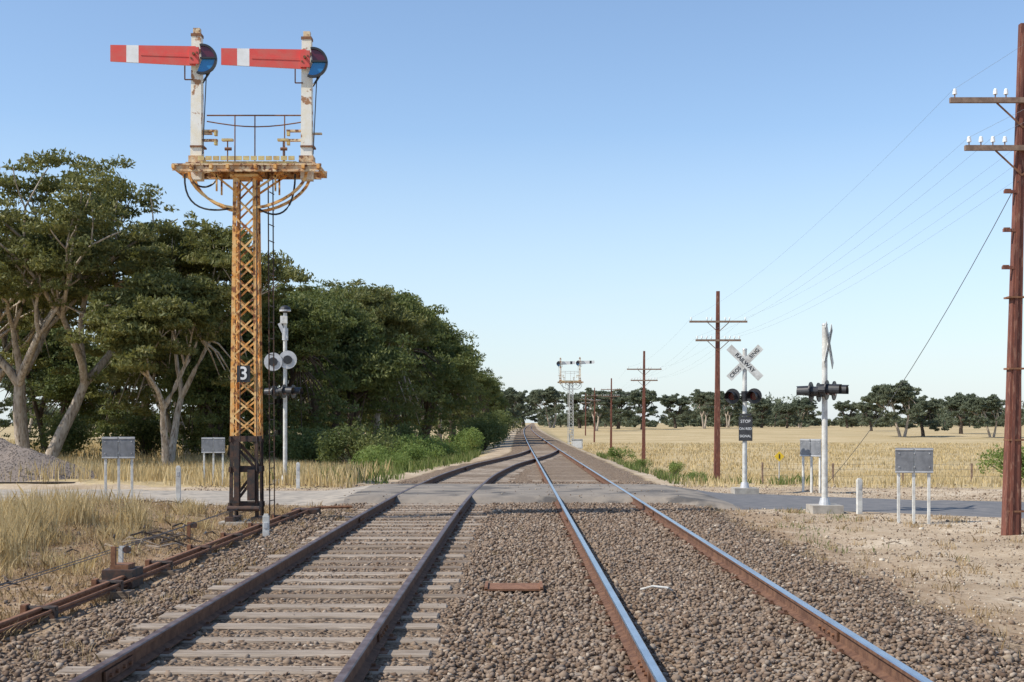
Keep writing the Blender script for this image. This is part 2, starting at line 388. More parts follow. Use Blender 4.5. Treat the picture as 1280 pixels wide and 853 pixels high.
zz=np.where(xi_,TZ,height(xx_,yy)+np.abs(RNG.normal(0,.012,len(xx_)))*(~ins2))+szs*np.where(ins2,.1,.35)
szs=np.where(xi_,szs*.6,szs)
v_,f_=rocks(np.stack([xx_,yy,zz],1),szs); npmesh('ballast_stones',[(v_,f_,'stone')])
n=42000
yy=6+RNG.uniform(0,1,n)**1.2*32; xx_=np.where(RNG.uniform(0,1,n)<.6,RNG.uniform(3.4,13,n),RNG.uniform(-9,-3,n))
rdm=np.abs(yy-road_y(xx_))>3.0
xx_,yy=xx_[rdm],yy[rdm]; szs=RNG.uniform(.006,.02,len(xx_)); big=RNG.uniform(0,1,len(xx_))<.06; szs[big]*=2.3
lf_=(xx_<0)|(RNG.uniform(0,1,len(xx_))<.45)
P_=np.stack([xx_,yy,height(xx_,yy)+szs*.3],1)
v_,f_=rocks(P_[~lf_],szs[~lf_]); v2,f2=rocks(P_[lf_],szs[lf_]); npmesh('gravel',[(v_,f_,'pebble'),(v2,f2,'stone')])

def heap(name,cx,cy,rx,ry,h):
    n=60; g_=np.linspace(-1,1,n); GX,GY=np.meshgrid(g_,g_); R=np.sqrt(GX**2+GY**2)
    Zh=h*np.clip(1-R,0,1)**.85*(1+.12*hnoise(GX*4,GY*4))-.03
    Vv=np.stack([(cx+GX*rx).ravel(),(cy+GY*ry).ravel(),(Zh+H(cx,cy)).ravel()],1)
    i=(np.arange(n-1)[None,:]+np.arange(n-1)[:,None]*n).ravel()
    k=9000; a=RNG.uniform(0,6.28,k); rr=np.sqrt(RNG.uniform(0,1,k)); px=np.cos(a)*rr;py=np.sin(a)*rr
    pz=h*np.clip(1-rr,0,1)**.85*(1+.12*hnoise(px*4,py*4))-.03+H(cx,cy)
    v2,f2=rocks(np.stack([cx+px*rx,cy+py*ry,pz],1),RNG.uniform(.01,.026,k))
    tri=np.concatenate([np.stack([i,i+1,i+n+1],1),np.stack([i,i+n+1,i+n],1)])
    npmesh(name,[(Vv,tri,'heapm'),(v2,f2,'heapst')])
M['heapm']=mat('heap_gravel',(.21,.165,.135),(.28,.225,.18),20,.95,bump=.6)
M['heapst']=islandmat('heap_stone',[(0,(.17,.135,.11)),(1,(.29,.235,.19))])
heap('gravel_heap',-15.9,38.5,3.6,2.6,1.2)

# ---------------------------------------------------------------- grass
def blades(px,py,h,w,lean=.35):
    n=len(px); a=RNG.uniform(0,6.283,n); z=height(px,py)-.02
    dx=np.cos(a)*w/2;dy=np.sin(a)*w/2; la=RNG.uniform(0,6.283,n); lr=RNG.uniform(0,1,n)*lean*h
    tx=px+np.cos(la)*lr;ty=py+np.sin(la)*lr
    mx_=px+np.cos(la)*lr*.35; my_=py+np.sin(la)*lr*.35
    v=np.stack([np.stack([px-dx,py-dy,z],1),np.stack([px+dx,py+dy,z],1),np.stack([mx_+dx*.8,my_+dy*.8,z+h*.55],1),np.stack([tx,ty,z+h],1),np.stack([mx_-dx*.8,my_-dy*.8,z+h*.55],1)],1).reshape(-1,3)
    f=np.array([(0,1,2,3,4)])[None]+np.arange(n)[:,None,None]*5
    return v,f.reshape(-1,5)
def scatter(n,x0,x1,y0,y1,clump,thr):
    px=RNG.uniform(x0,x1,n);py=RNG.uniform(y0,y1,n)
    k=hnoise(px*clump,py*clump)+.4*RNG.normal(0,1,n); s=k>thr; return px[s],py[s]
parts=[]
def addgrass(px,py,h0,h1,w,key='straw',lean=.35,rdist=3.5,anyw=False):
    s=(np.abs(py-road_y(px))>rdist); px,py=px[s],py[s]
    if not anyw:
        ok=(px<side_x(py)-2.3)|(px>main_x(py)+2.9); px,py=px[ok],py[ok]
    v,f=blades(px,py,RNG.uniform(h0,h1,len(px)),w,lean); parts.append((v,f,key))
def tufts(n,x0,x1,y0,y1,per,rad):
    cx=RNG.uniform(x0,x1,n);cy=RNG.uniform(y0,y1,n)
    return (np.repeat(cx,per)+RNG.normal(0,rad,n*per),np.repeat(cy,per)+RNG.normal(0,rad,n*per))
addgrass(*scatter(90000,-45,-4.5,36,75,.6,-.4),.15,.70,.03)
addgrass(*scatter(30000,-60,-6,75,150,.4,-.9),.3,.8,.06)
addgrass(*scatter(60000,-16,-7.3,8,26,1.1,.2),.10,.46,.010,lean=.6,rdist=4.2)
addgrass(*tufts(70,-9.5,-6.2,9,22,220,.16),.25,.62,.009,lean=.6,rdist=4)
addgrass(*tufts(50,-8.5,-5.2,9,26,120,.14),.08,.34,.009,lean=.8,rdist=4)
addgrass(*tufts(160,-8.5,-3.6,8,28,70,.16),.05,.20,.009,'browngrass',lean=1.1)
addgrass(*scatter(45000,-9,-3.8,8,28,1.7,.1),.03,.13,.010,'browngrass',lean=1.3)
addgrass(*tufts(70,3.9,5.3,9,27,22,.05),.04,.15,.007,'browngrass',lean=.8,anyw=True)
addgrass(*tufts(45,-3.7,-3.1,9,27,22,.05),.04,.15,.007,'browngrass',lean=.8,anyw=True)
addgrass(*tufts(26,-.3,.3,10,28,18,.04),.03,.10,.006,'browngrass',lean=.8,anyw=True)
addgrass(*scatter(80000,5,50,36,90,.5,-.1),.06,.3,.03)
addgrass(*scatter(50000,8,90,90,200,.3,-.3),.12,.38,.07)
addgrass(*tufts(110,5.5,11,15,27,30,.08),.04,.14,.01,'browngrass',lean=.9)
npmesh('dry_grass',parts); parts=[]
addgrass(*scatter(20000,4.8,9,38,75,1.1,.4),.1,.4,.03,'weed',.7)
addgrass(*scatter(16000,-8.5,-2,38,80,1.1,.2),.15,.6,.03,'weed',.7)
addgrass(*scatter(2500,4.6,6.5,18,27,1.6,.9),.05,.16,.012,'weed',.7)
npmesh('green_weeds',parts)

# ---------------------------------------------------------------- foliage
def leaves(C,size,rng,droop=.5):
    n=len(C); d=rng.normal(0,1,(n,3)); d[:,2]-=droop; d/=np.linalg.norm(d,axis=1)[:,None]
    u=rng.normal(0,1,(n,3)); w=np.cross(d,u); w/=np.linalg.norm(w,axis=1)[:,None]+1e-9
    s=size*rng.uniform(.6,1.3,n)[:,None]
    v=np.stack([C-d*s,C+w*s*.38,C+d*s,C-w*s*.38],1).reshape(-1,3)
    f=np.array([(0,1,2,3)])[None]+np.arange(n)[:,None,None]*4
    return v,f.reshape(-1,4)
def tree_mesh(name,seed,Ht,R,low=.3,nstem=2,leafn=30000,lsize=.16,leaf='leaf',bark='bark',clr=.12,lean=0,depth=4,skirt=0,sk0=.15,sk1=.5,cut=None,nsub=3,thick=.026,drop=0):
    rg=np.random.default_rng(seed); rd_=random.Random(seed); b=B(); tips=[]
    r0=Ht*thick
    def grow(p,d,ln,r,lev):
        pts=[p.copy()];rad=[r]; k=4
        for q in range(k):
            d=(d+Vector((rd_.uniform(-1,1),rd_.uniform(-1,1),rd_.uniform(-.4,.7)))*.17).normalized()
            p=p+d*ln/k; pts.append(p.copy()); rad.append(r*(1-.4*(q+1)/k))
        b.tube(pts,rad,bark,7 if lev<2 else 5)
        if lev>=2: tips.append((p.copy(),.75))
        if lev>=depth: tips.append((p,1)); return
        nb=3 if lev>0 or nstem==1 else nstem
        if lev>=2: nb=rd_.choice([2,3])
        a0=rd_.uniform(0,6.28)
        for q in range(nb):
            a=a0+q*6.283/nb+rd_.uniform(-.5,.5); sp_=rd_.uniform(.45,.95)
            nd=(d+Vector((math.cos(a),math.sin(a),0))*sp_+Vector((0,0,.12))).normalized()
            grow(p,nd,ln*rd_.uniform(.62,.85),r*.6,lev+1)
    st=nstem
    for q in range(st):
        a=q*6.283/st+rd_.uniform(-.6,.6)
        d=Vector((math.cos(a)*.35+lean,math.sin(a)*.35,1)).normalized() if st>1 else Vector((lean,0,1)).normalized()
        grow(Vector((math.cos(a)*r0,math.sin(a)*r0,-.3)),d,Ht*low*(rd_.uniform(.85,1.15)),r0*(1.2 if st==1 else .9),0)
    T=np.array([t_[0] for t_ in tips])
    zmax=T[:,2].max()+Ht*clr*.5
    rad=np.percentile(np.hypot(T[:,0]-T[:,0].mean(),T[:,1]),88)+Ht*clr*.6
    sc=np.array([R/rad,R/rad,Ht/zmax])
    T=T*sc
    b.v=[(v[0]*sc[0],v[1]*sc[1],v[2]*sc[2]) for v in b.v]
    if drop: T=T[rg.uniform(0,1,len(T))>drop]
    if skirt:
        a=rg.uniform(0,6.283,skirt); rr_=rg.uniform(.5,.95,skirt)*R; zz_=rg.uniform(sk0,sk1,skirt)*Ht
        S_=np.stack([np.cos(a)*rr_,np.sin(a)*rr_,zz_],1)
        for s_ in S_:
            q=T[np.argmin(((T-s_)**2).sum(1))]; mid=(q+s_)/2+np.array([0,0,.4]); b.tube([tuple(q),tuple(mid),tuple(s_)],[.07,.05,.02],bark,5)
        T=np.concatenate([T,S_])
    cr=Ht*clr
    sub=np.repeat(T,nsub,0)+rg.normal(0,1,(len(T)*nsub,3))*cr*np.array([.5,.5,.34])
    subr=cr*rg.uniform(.22,.60,len(sub))
    k_=sub[:,2]>(Ht*low*.75 if cut is None else cut*Ht); sub=sub[k_]; subr=subr[k_]
    wgt=subr**2; per_=np.maximum(6,(leafn*wgt/wgt.sum()).astype(int))
    cc=np.repeat(sub,per_,0); cr_=np.repeat(subr,per_)[:,None]
    dirs=rg.normal(0,1,(len(cc),3)); dirs/=np.linalg.norm(dirs,axis=1)[:,None]
    dirs[:,2]=np.where(dirs[:,2]<-.15,dirs[:,2]*.3,dirs[:,2])
    C=cc+dirs*cr_*(rg.uniform(0,1,(len(cc),1))**.33)*np.array([1.2,1.2,.72])*rg.uniform(.85,1.12,(len(cc),1))
    lv,lf=leaves(C,lsize,rg)
    wv=np.array(b.v)
    quads=np.array([f for f in b.f if len(f)==4])
    return npmesh(name,[(wv,quads,bark),(lv,lf,leaf)],link=False)
def put(name,me,x,y,s=1,rz=0,dz=0):
    o=bpy.data.objects.new(name,me); COL.objects.link(o); o.location=(x,y,H(x,y)+dz); o.scale=(s,s,s) if not hasattr(s,'__len__') else s; o.rotation_euler=(0,0,rz); return o
big1=tree_mesh('gum_tree',11,16.6,8.2,.24,3,85000,.14,clr=.085,depth=4,skirt=16,sk0=.34,sk1=.6,cut=.28,nsub=2,thick=.022,drop=.15)
big2=tree_mesh('gum_tree_b',23,13.2,5.4,.24,2,60000,.135,clr=.095,depth=4,skirt=16,sk0=.32,sk1=.6,cut=.26,nsub=2,thick=.022,drop=.1)
r1=tree_mesh('gum_tree_c',31,12,4.6,.16,2,60000,.15,'leafd','barkd',.115,depth=4,skirt=36,sk0=.14,sk1=.55,cut=.07)
r2=tree_mesh('gum_tree_d',47,12,4.3,.15,3,60000,.15,'leafd','barkd',.115,depth=4,skirt=36,sk0=.14,sk1=.55,cut=.07)
r3=tree_mesh('gum_tree_e',53,12,4.5,.18,2,60000,.15,'leaf','bark',.11,depth=4,skirt=30,sk0=.18,sk1=.55,cut=.12)
put('gum_tree',big1,-25.4,68,1,.4)
put('gum_tree',big2,-17.8,66,1,1.2)
put('gum_tree',big1,-34,80,1.0,2.6)
put('gum_tree',big2,-21,84,1.0,4)
put('gum_tree',r3,-20.5,77,.95,2)
row=[(-13.9,75,.90,r1),(-12.3,86,1.0,r2),(-10.8,96,1.1,r3),(-10.0,108,1.2,r1),(-9.2,122,1.22,r2),(-8.4,138,1.12,r3),(-7.2,156,1.0,r1),(-17,90,1.0,r3),(-15,104,1.15,r2),(-14,120,1.25,r1),(-16.5,73,.78,r2),(-13,140,1.2,r2),(-6.5,178,.85,r2),(-28,98,.9,r1),(-36,100,.95,r2),(-44,96,1.0,r3),(-22,110,1.0,r2),(-7,210,.9,r1),(-5.5,250,.95,r2),(-52,100,1.0,r1)]
for k,(a,c_,s,me) in enumerate(row): put('gum_tree',me,a,c_,s,k*1.9)
def bush_mesh(name,seed,R,Hh,n,ls,key):
    rg=np.random.default_rng(seed); b=B(); 
    k=16; cs=np.stack([rg.normal(0,R*.42,k),rg.normal(0,R*.42,k),rg.uniform(.15,.75,k)*Hh],1)
    for c_ in cs: b.tube([(0,0,-.1),(c_[0]*.4,c_[1]*.4,c_[2]*.5),tuple(c_)],[.03,.02,.008],'barkd',5)
    d=rg.normal(0,1,(k,n//k,3)); d/=np.linalg.norm(d,axis=2)[:,:,None]
    C=(cs[:,None,:]+d*(rg.uniform(0,1,(k,n//k,1))**.5)*np.array([R*.42,R*.42,Hh*.3])).reshape(-1,3); C[:,2]=np.abs(C[:,2])
    lv,lf=leaves(C,ls,rg,.2); return npmesh(name,[(np.array(b.v),np.array([f for f in b.f if len(f)==4]),'barkd'),(lv,lf,key)],link=False)
bu1=bush_mesh('shrub_mesh',1,1.5,1.8,7000,.07,'leafb'); bu2=bush_mesh('shrub_mesh_b',2,1.3,2.0,6000,.07,'leafd'); bu3=bush_mesh('shrub_mesh_c',3,.55,.9,2500,.04,'leafb')
for k,(a,c_,s,me) in enumerate([(-6.2,56,.9,bu1),(-4.9,60,.8,bu1),(-5.4,66,1.15,bu1),(-4.0,72,1.0,bu1),(-7.6,62,1.3,bu2),(-3.2,84,1.2,bu1),(-2.2,98,1.3,bu2),(-6.5,76,1.3,bu2),(-10.5,66,1.2,bu2),(-2.6,115,1.5,bu2),(-4.6,50,.5,bu1),
    (7.6,52,1.0,bu3),(8.4,53.5,.7,bu3),(9.6,76,1.1,bu3),(7.4,92,1.7,bu3),(6.3,62,.8,bu3),(16.6,42,1.6,bu3),(-13,72,1.0,bu2),(-19,80,1.5,bu2),(-24,84,1.7,bu2),(-30,86,1.7,bu2),(-3.0,140,1.8,bu2),(-1.5,175,2.0,bu2)]):
    put('shrub',me,a,c_,s,k*1.3)
rt=tree_mesh('paddock_tree_mesh',71,11,5.2,.2,2,20000,.28,'leafhaze','bark',.13,depth=3,skirt=14,sk0=.28,sk1=.55,cut=.18)
rt2=tree_mesh('paddock_tree_mesh_b',72,10,4.6,.18,1,18000,.28,'leafhaze','barkd',.14,depth=3,skirt=18,sk0=.2,sk1=.5,cut=.12)
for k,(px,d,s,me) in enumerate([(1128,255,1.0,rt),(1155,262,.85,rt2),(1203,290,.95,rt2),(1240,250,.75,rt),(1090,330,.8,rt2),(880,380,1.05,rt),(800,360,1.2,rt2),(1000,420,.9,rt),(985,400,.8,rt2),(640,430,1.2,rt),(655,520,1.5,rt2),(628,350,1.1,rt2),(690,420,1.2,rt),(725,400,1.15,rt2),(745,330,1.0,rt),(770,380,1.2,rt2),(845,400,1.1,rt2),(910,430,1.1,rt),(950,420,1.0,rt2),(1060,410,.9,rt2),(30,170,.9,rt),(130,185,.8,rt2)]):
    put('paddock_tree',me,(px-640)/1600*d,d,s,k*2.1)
rg=np.random.default_rng(99); Cs=[];wood=B()
for k in range(950):
    d=rg.uniform(450,850); ang=rg.uniform(-.5,.52); X0=ang*d
    if abs(X0-main_x(d))<7: continue
    mod=.72+.26*math.sin(ang*37+1)+.22*math.sin(ang*97)
    if mod<.55 and rg.uniform()<.7: continue
    Ht=rg.uniform(6,14)*(.95 if ang>0 else 1.1)*mod; R0=max(Ht*rg.uniform(.35,.7),2.5)
    nc=11; cc=np.stack([rg.normal(0,R0*.5,nc),rg.normal(0,R0*.5,nc),rg.uniform(.08,.88,nc)*Ht],1)
    dd=rg.normal(0,1,(nc,30,3)); dd/=np.linalg.norm(dd,axis=2)[:,:,None]
    pc=(cc[:,None,:]+dd*np.array([R0*.42,R0*.42,Ht*.14])*rg.uniform(.3,1,(nc,30,1))).reshape(-1,3)+np.array([X0,d,0])
    Cs.append(pc); wood.tube([(X0,d,-.5),(X0+.4,d,Ht*.35),(X0+rg.normal(0,1),d,Ht*.7)],[.25,.2,.08],'barkd',5)
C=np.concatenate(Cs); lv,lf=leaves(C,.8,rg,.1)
npmesh('distant_trees',[(np.array(wood.v),np.array([f for f in wood.f if len(f)==4]),'barkd'),(lv,lf,'leafhaze')])

# ---------------------------------------------------------------- bracket signal
def arm(b,cx,z,y0,L_,Hh):
    xr_=cx+.02; xl=cx-L_
    def plate(x0,x1,ya,yb,k):
        f=lambda xx:(Hh*.5)*(.84+.16*(xx-xl)/(xr_-xl)); t=lambda xx:z+(xr_-xx)*.034
        vs=[(x0,ya,t(x0)-f(x0)),(x1,ya,t(x1)-f(x1)),(x1,ya,t(x1)+f(x1)),(x0,ya,t(x0)+f(x0)),(x0,yb,t(x0)-f(x0)),(x1,yb,t(x1)-f(x1)),(x1,yb,t(x1)+f(x1)),(x0,yb,t(x0)+f(x0))]
        b.add(vs,[(0,1,2,3),(5,4,7,6),(0,4,5,1),(3,2,6,7),(0,3,7,4),(1,5,6,2)],k)
    s0=xl+.29;s1=xl+.51
    plate(xl,s0,y0,y0+.014,'red');plate(s0,s1,y0,y0+.014,'white');plate(s1,xr_,y0,y0+.014,'red')
    plate(xl,s0,y0+.014,y0+.028,'white');plate(s0,s1,y0+.014,y0+.028,'black');plate(s1,xr_,y0+.014,y0+.028,'white')
    b.bar((s1+.04,y0-.004,z+(xr_-s1)*.034),(xr_,y0-.004,z),.008,.05,'red',up=(0,0,1))
    sx_=cx+.235; sz=z-.055; ro=.27
    def arc(r0_,r1_,a0,a1,ya,yb,k,m_=20):
        vs=[];fs=[]
        for q in range(m_+1):
            a=a0+(a1-a0)*q/m_
            for (r_,yy) in((r0_,ya),(r1_,ya),(r1_,yb),(r0_,yb)): vs.append((sx_-.1+r_*math.cos(a)*.98,yy,sz+r_*math.sin(a)))
        for q in range(m_):
            for e in range(4): fs.append((q*4+e,q*4+(e+1)%4,(q+1)*4+(e+1)%4,(q+1)*4+e))
        b.add(vs,fs,k)
    arc(.235,ro+.005,-math.pi*.62,math.pi*.55,y0-.02,y0+.04,'black')
    def pane(a0,a1,k,m_=14):
        vs=[(sx_-.1,y0+.008,sz)]+[(sx_-.1+.24*math.cos(a0+(a1-a0)*q/m_),y0+.008,sz+.24*math.sin(a0+(a1-a0)*q/m_)) for q in range(m_+1)]
        b.add(vs,[(0,q+1,q+2) for q in range(m_)],k)
    pane(.12,math.pi*.55,'redglass'); pane(-math.pi*.62,.02,'blueglass')
    b.box((sx_+.02,y0-.005,sz+.015),(.30,.05,.03),'black')
    b.box((cx+.0,y0-.02,z+.0),(.17,.045,.30),'red')
    for q in(-.05,.05): b.cyl((cx+q,y0-.055,z+q),(cx+q,y0-.03,z+q),.018,.018,'rust',6)
def bracket_signal(name,loc,rotz=0,lat='orange',low='tar',num=True,ladder=True):
    e=empty(name,loc,rotz); b=B()
    zt=6.28; hb=.235; ht=.175; z0=.12
    def hw(z): return hb+(ht-hb)*(z-z0)/(zt-z0)
    for sx_ in(-1,1):
        for sy in(-1,1):
            for (za,zb_,k) in((z0,1.55,low),(1.55,zt,lat)):
                a=(sx_*hw(za),sy*hw(za),za);c_=(sx_*hw(zb_),sy*hw(zb_),zb_)
                b.bar(a,c_,.07,.012,k,up=(0,1,0)); b.bar((a[0],a[1]-sy*.03,a[2]),(c_[0],c_[1]-sy*.03,c_[2]),.012,.07,k,up=(0,1,0))
    z=1.6;q=0
    while z<zt-.1:
        z2=min(z+.36,zt)
        w1,w2=hw(z),hw(z2)
        for s in(-1,1):
            b.bar((-w1,s*w1,z),(w2,s*w2,z2),.032,.008,lat,up=(0,1,0)); b.bar((w1,s*(w1+.009),z),(-w2,s*(w2+.009),z2),.032,.008,lat,up=(0,1,0))
            b.bar((s*w1,-w1,z),(s*w2,w2,z2),.032,.008,lat,up=(1,0,0)); b.bar((s*(w1+.009),w1,z),(s*(w2+.009),-w2,z2),.032,.008,lat,up=(1,0,0))
        z=z2;q+=1
    for z in(.35,1.0,1.55):
        w=hw(z)
        for s in(-1,1):
            b.box((0,s*(w+.01),z),(2*w+.1,.014,.10),low); b.box((s*(w+.01),0,z),(.014,2*w+.1,.10),low)
    for s in(-1,1):
        b.bar((-hw(.4),s*hw(.4),.4),(hw(1),s*hw(1),1.0),.05,.01,low,up=(0,1,0)); b.bar((hw(1),s*(hw(1)+.011),1.0),(-hw(1.5),s*(hw(1.5)+.011),1.5),.05,.01,low,up=(0,1,0))
    for s in(-1,1): b.box((s*hb,0,.07),(.18,.66,.14),low)
    b.box((0,0,.0),(.85,.85,.12),'concrete')
    b.box((-.11,-.32,.95),(.09,.09,1.1),low); b.box((.15,-.32,.72),(.13,.10,.55),low); b.cyl((-.28,-.33,.3),(.30,-.33,.3),.05,.05,low)
    b.cyl((.24,-.28,.2),(.24,-.28,6.2),.012,.012,low,6); b.cyl((-.06,-.28,.3),(-.06,-.28,6.2),.009,.009,low,6)
    b.box((0,0,zt+.02),(.5,.5,.05),lat)
    for yy in(-.20,.20):
        for s,Lx in((-1,1.0),(1,1.12)):
            pts=[(s*(.19+(Lx-.19)*math.sin(t*math.pi/2)),yy,5.72+.66*(1-math.cos(t*math.pi/2))**.8) for t in np.linspace(0,1,9)]
            for a,c_ in zip(pts[:-1],pts[1:]): b.bar(a,c_,.045,.05,lat,up=(0,1,0))
            b.bar((s*.2,yy,6.05),(s*Lx*.62,yy,6.38),.035,.03,lat,up=(0,1,0)); b.bar((s*Lx*.5,yy,6.02),(s*Lx*.5,yy,6.4),.03,.03,lat)
    x0,x1=-1.26,1.41; xc=(x0+x1)/2; w=x1-x0
    for yy in(-.36,.36):
        b.box((xc,yy,6.47),(w,.06,.03),'rustcream'); b.box((xc,yy,6.41),(w,.012,.10),'rustcream'); b.box((xc,yy,6.35),(w*.92,.055,.018),'rustcream')
    for xx in(-1.22,-.9,-.55,-.25,.25,.6,1.1,1.37): b.box((xx,0,6.42),(.05,.95,.07),lat)
    for k in range(5): b.box((.1,-.28+k*.14,6.515),(1.72,.115,.035),'yellow')
    k=-.74
    while k<.95: b.box((k,-.375,6.58),(.11,.02,.075),'yellow'); k+=.135
    for px,top in((-.90,8.86),(1.10,8.80)):
        hw0,hw1=.105,.085; zb_=6.25
        vs=[(px+sx_*h_,sy*h_,zz) for zz,h_ in((zb_,hw0),(top,hw1)) for sx_,sy in((-1,-1),(1,-1),(1,1),(-1,1))]
        b.add(vs,[(0,1,5,4),(1,2,6,5),(2,3,7,6),(3,0,4,7),(4,5,6,7),(3,2,1,0)],'cream')
        b.box((px,0,6.53),(.34,.34,.05),'rustcream'); b.box((px,0,6.62),(.26,.26,.12),'rustcream')
        b.box((px,0,top+.02),(.19,.19,.05),'rust'); b.box((px,0,top+.09),(.12,.12,.12),'rustcream'); b.box((px,0,top-.27),(.205,.205,.05),'rust')
        b.cyl((px,-.30,top-.38),(px,.25,top-.38),.025,.025,'rust',8)
        arm(b,px,top-.40,-.20,1.52,.355)
        b.box((px+.16,.14,top-.42),(.15,.17,.22),'black'); b.bar((px+.05,.1,top-.56),(px+.26,.14,top-.56),.03,.02,'rust')
        b.bar((px+.2,-.12,top-.62),(px+.13,-.13,6.7),.016,.016,'black'); 
        b.tube([(px+.30,-.1,top-.45),(px+.24,-.1,top-.68),(px+.12,-.1,top-.86)],.02,'black',6)
        b.bar((px-.2,-.1,top-.80),(px-.2,-.1,top-.52),.02,.02,'rust'); b.bar((px-.2,-.1,top-.80),(px-.06,-.1,top-.80),.02,.02,'rust')
        for k_,zz in enumerate((7.15,6.98)):
            s=1 if px<0 else (-1)
            b.box((px+s*.22,0,zz),(.30,.09,.035),'rustcream'); b.box((px+s*.34,0,zz-.05),(.05,.09,.07),'yellow')
        b.box((px+.19,0,7.1),(.16,.07,.03),'rustcream')
        b.box((px+.02,0,6.85),(.25,.25,.03),'rust')
    for yy in(.40,):
        for xx in(-.30,.07,.62): b.cyl((xx,yy,6.5),(xx,yy,7.53),.012,.012,'rust',6)
        b.cyl((-.82,yy,7.53),(1.02,yy,7.53),.014,.014,'rust',6)
        b.tube([(-.82+1.84*t,yy,7.42-.10*math.sin(t*math.pi)) for t in np.linspace(0,1,9)],.012,'rust',6)
    for xx in(-.28,.72):
        b.cyl((xx,-.3,6.52),(xx,-.3,6.95),.012,.012,'rust',6); b.box((xx,-.3,6.92),(.2,.09,.04),'yellow'); b.cyl((xx-.05,-.3,6.76),(xx+.07,-.3,6.76),.03,.03,'rust',8)
    def loop(p):
        P_=[Vector(a) for a in p]; out=[]
        for t in np.linspace(0,1,14):
            q_=P_[:]
            while len(q_)>1: q_=[a.lerp(c_,float(t)) for a,c_ in zip(q_[:-1],q_[1:])]
            out.append(q_[0])
        b.tube(out,.018,'black',6)
    loop([(-1.1,-.1,6.35),(-1.15,-.1,5.6),(-.5,-.2,5.65),(-.2,-.2,5.72)])
    loop([(-1.0,-.1,6.3),(-.9,-.1,6.05),(-.6,-.1,6.05),(-.5,-.1,6.3)])
    loop([(.2,-.2,5.75),(.5,-.2,5.5),(.9,-.1,5.5),(.9,-.1,6.35)])
    if ladder:
        for s in(0,.26): b.bar((.36+s*.15,.32+s,.1),(.33+s*.15,.32+s,6.5),.022,.01,low)
        z=.4
        while z<6.4: b.bar((.355,.32,z),(.39,.58,z),.015,.015,low); z+=.3
    b.obj('mast_and_arms',parent=e)
    if num:
        n_=B(); n_.box((0,-.27,2.72),(.24,.012,.30),'black'); n_.obj('number_plate',parent=e)
        text('3',.33,(0,-.282,2.72),(math.pi/2,0,0),'white',e,'number',.003)
    return e
bracket_signal('bracket_signal',(-4.83,23.3,0))
bracket_signal('bracket_signal',(6.1,132,H(6.1,132)+.1),math.pi,lat='dirtywhite',low='dirtywhite',num=False)
b=B(); b.box((0,0,.45),(1.1,.8,.9),'dirtywhite'); b.box((0,0,.93),(1.2,.9,.06),'silver'); b.box((0,-.405,.45),(.9,.02,.7),'white'); b.obj('relay_cabinet',(6.5,128,H(6.5,128)))

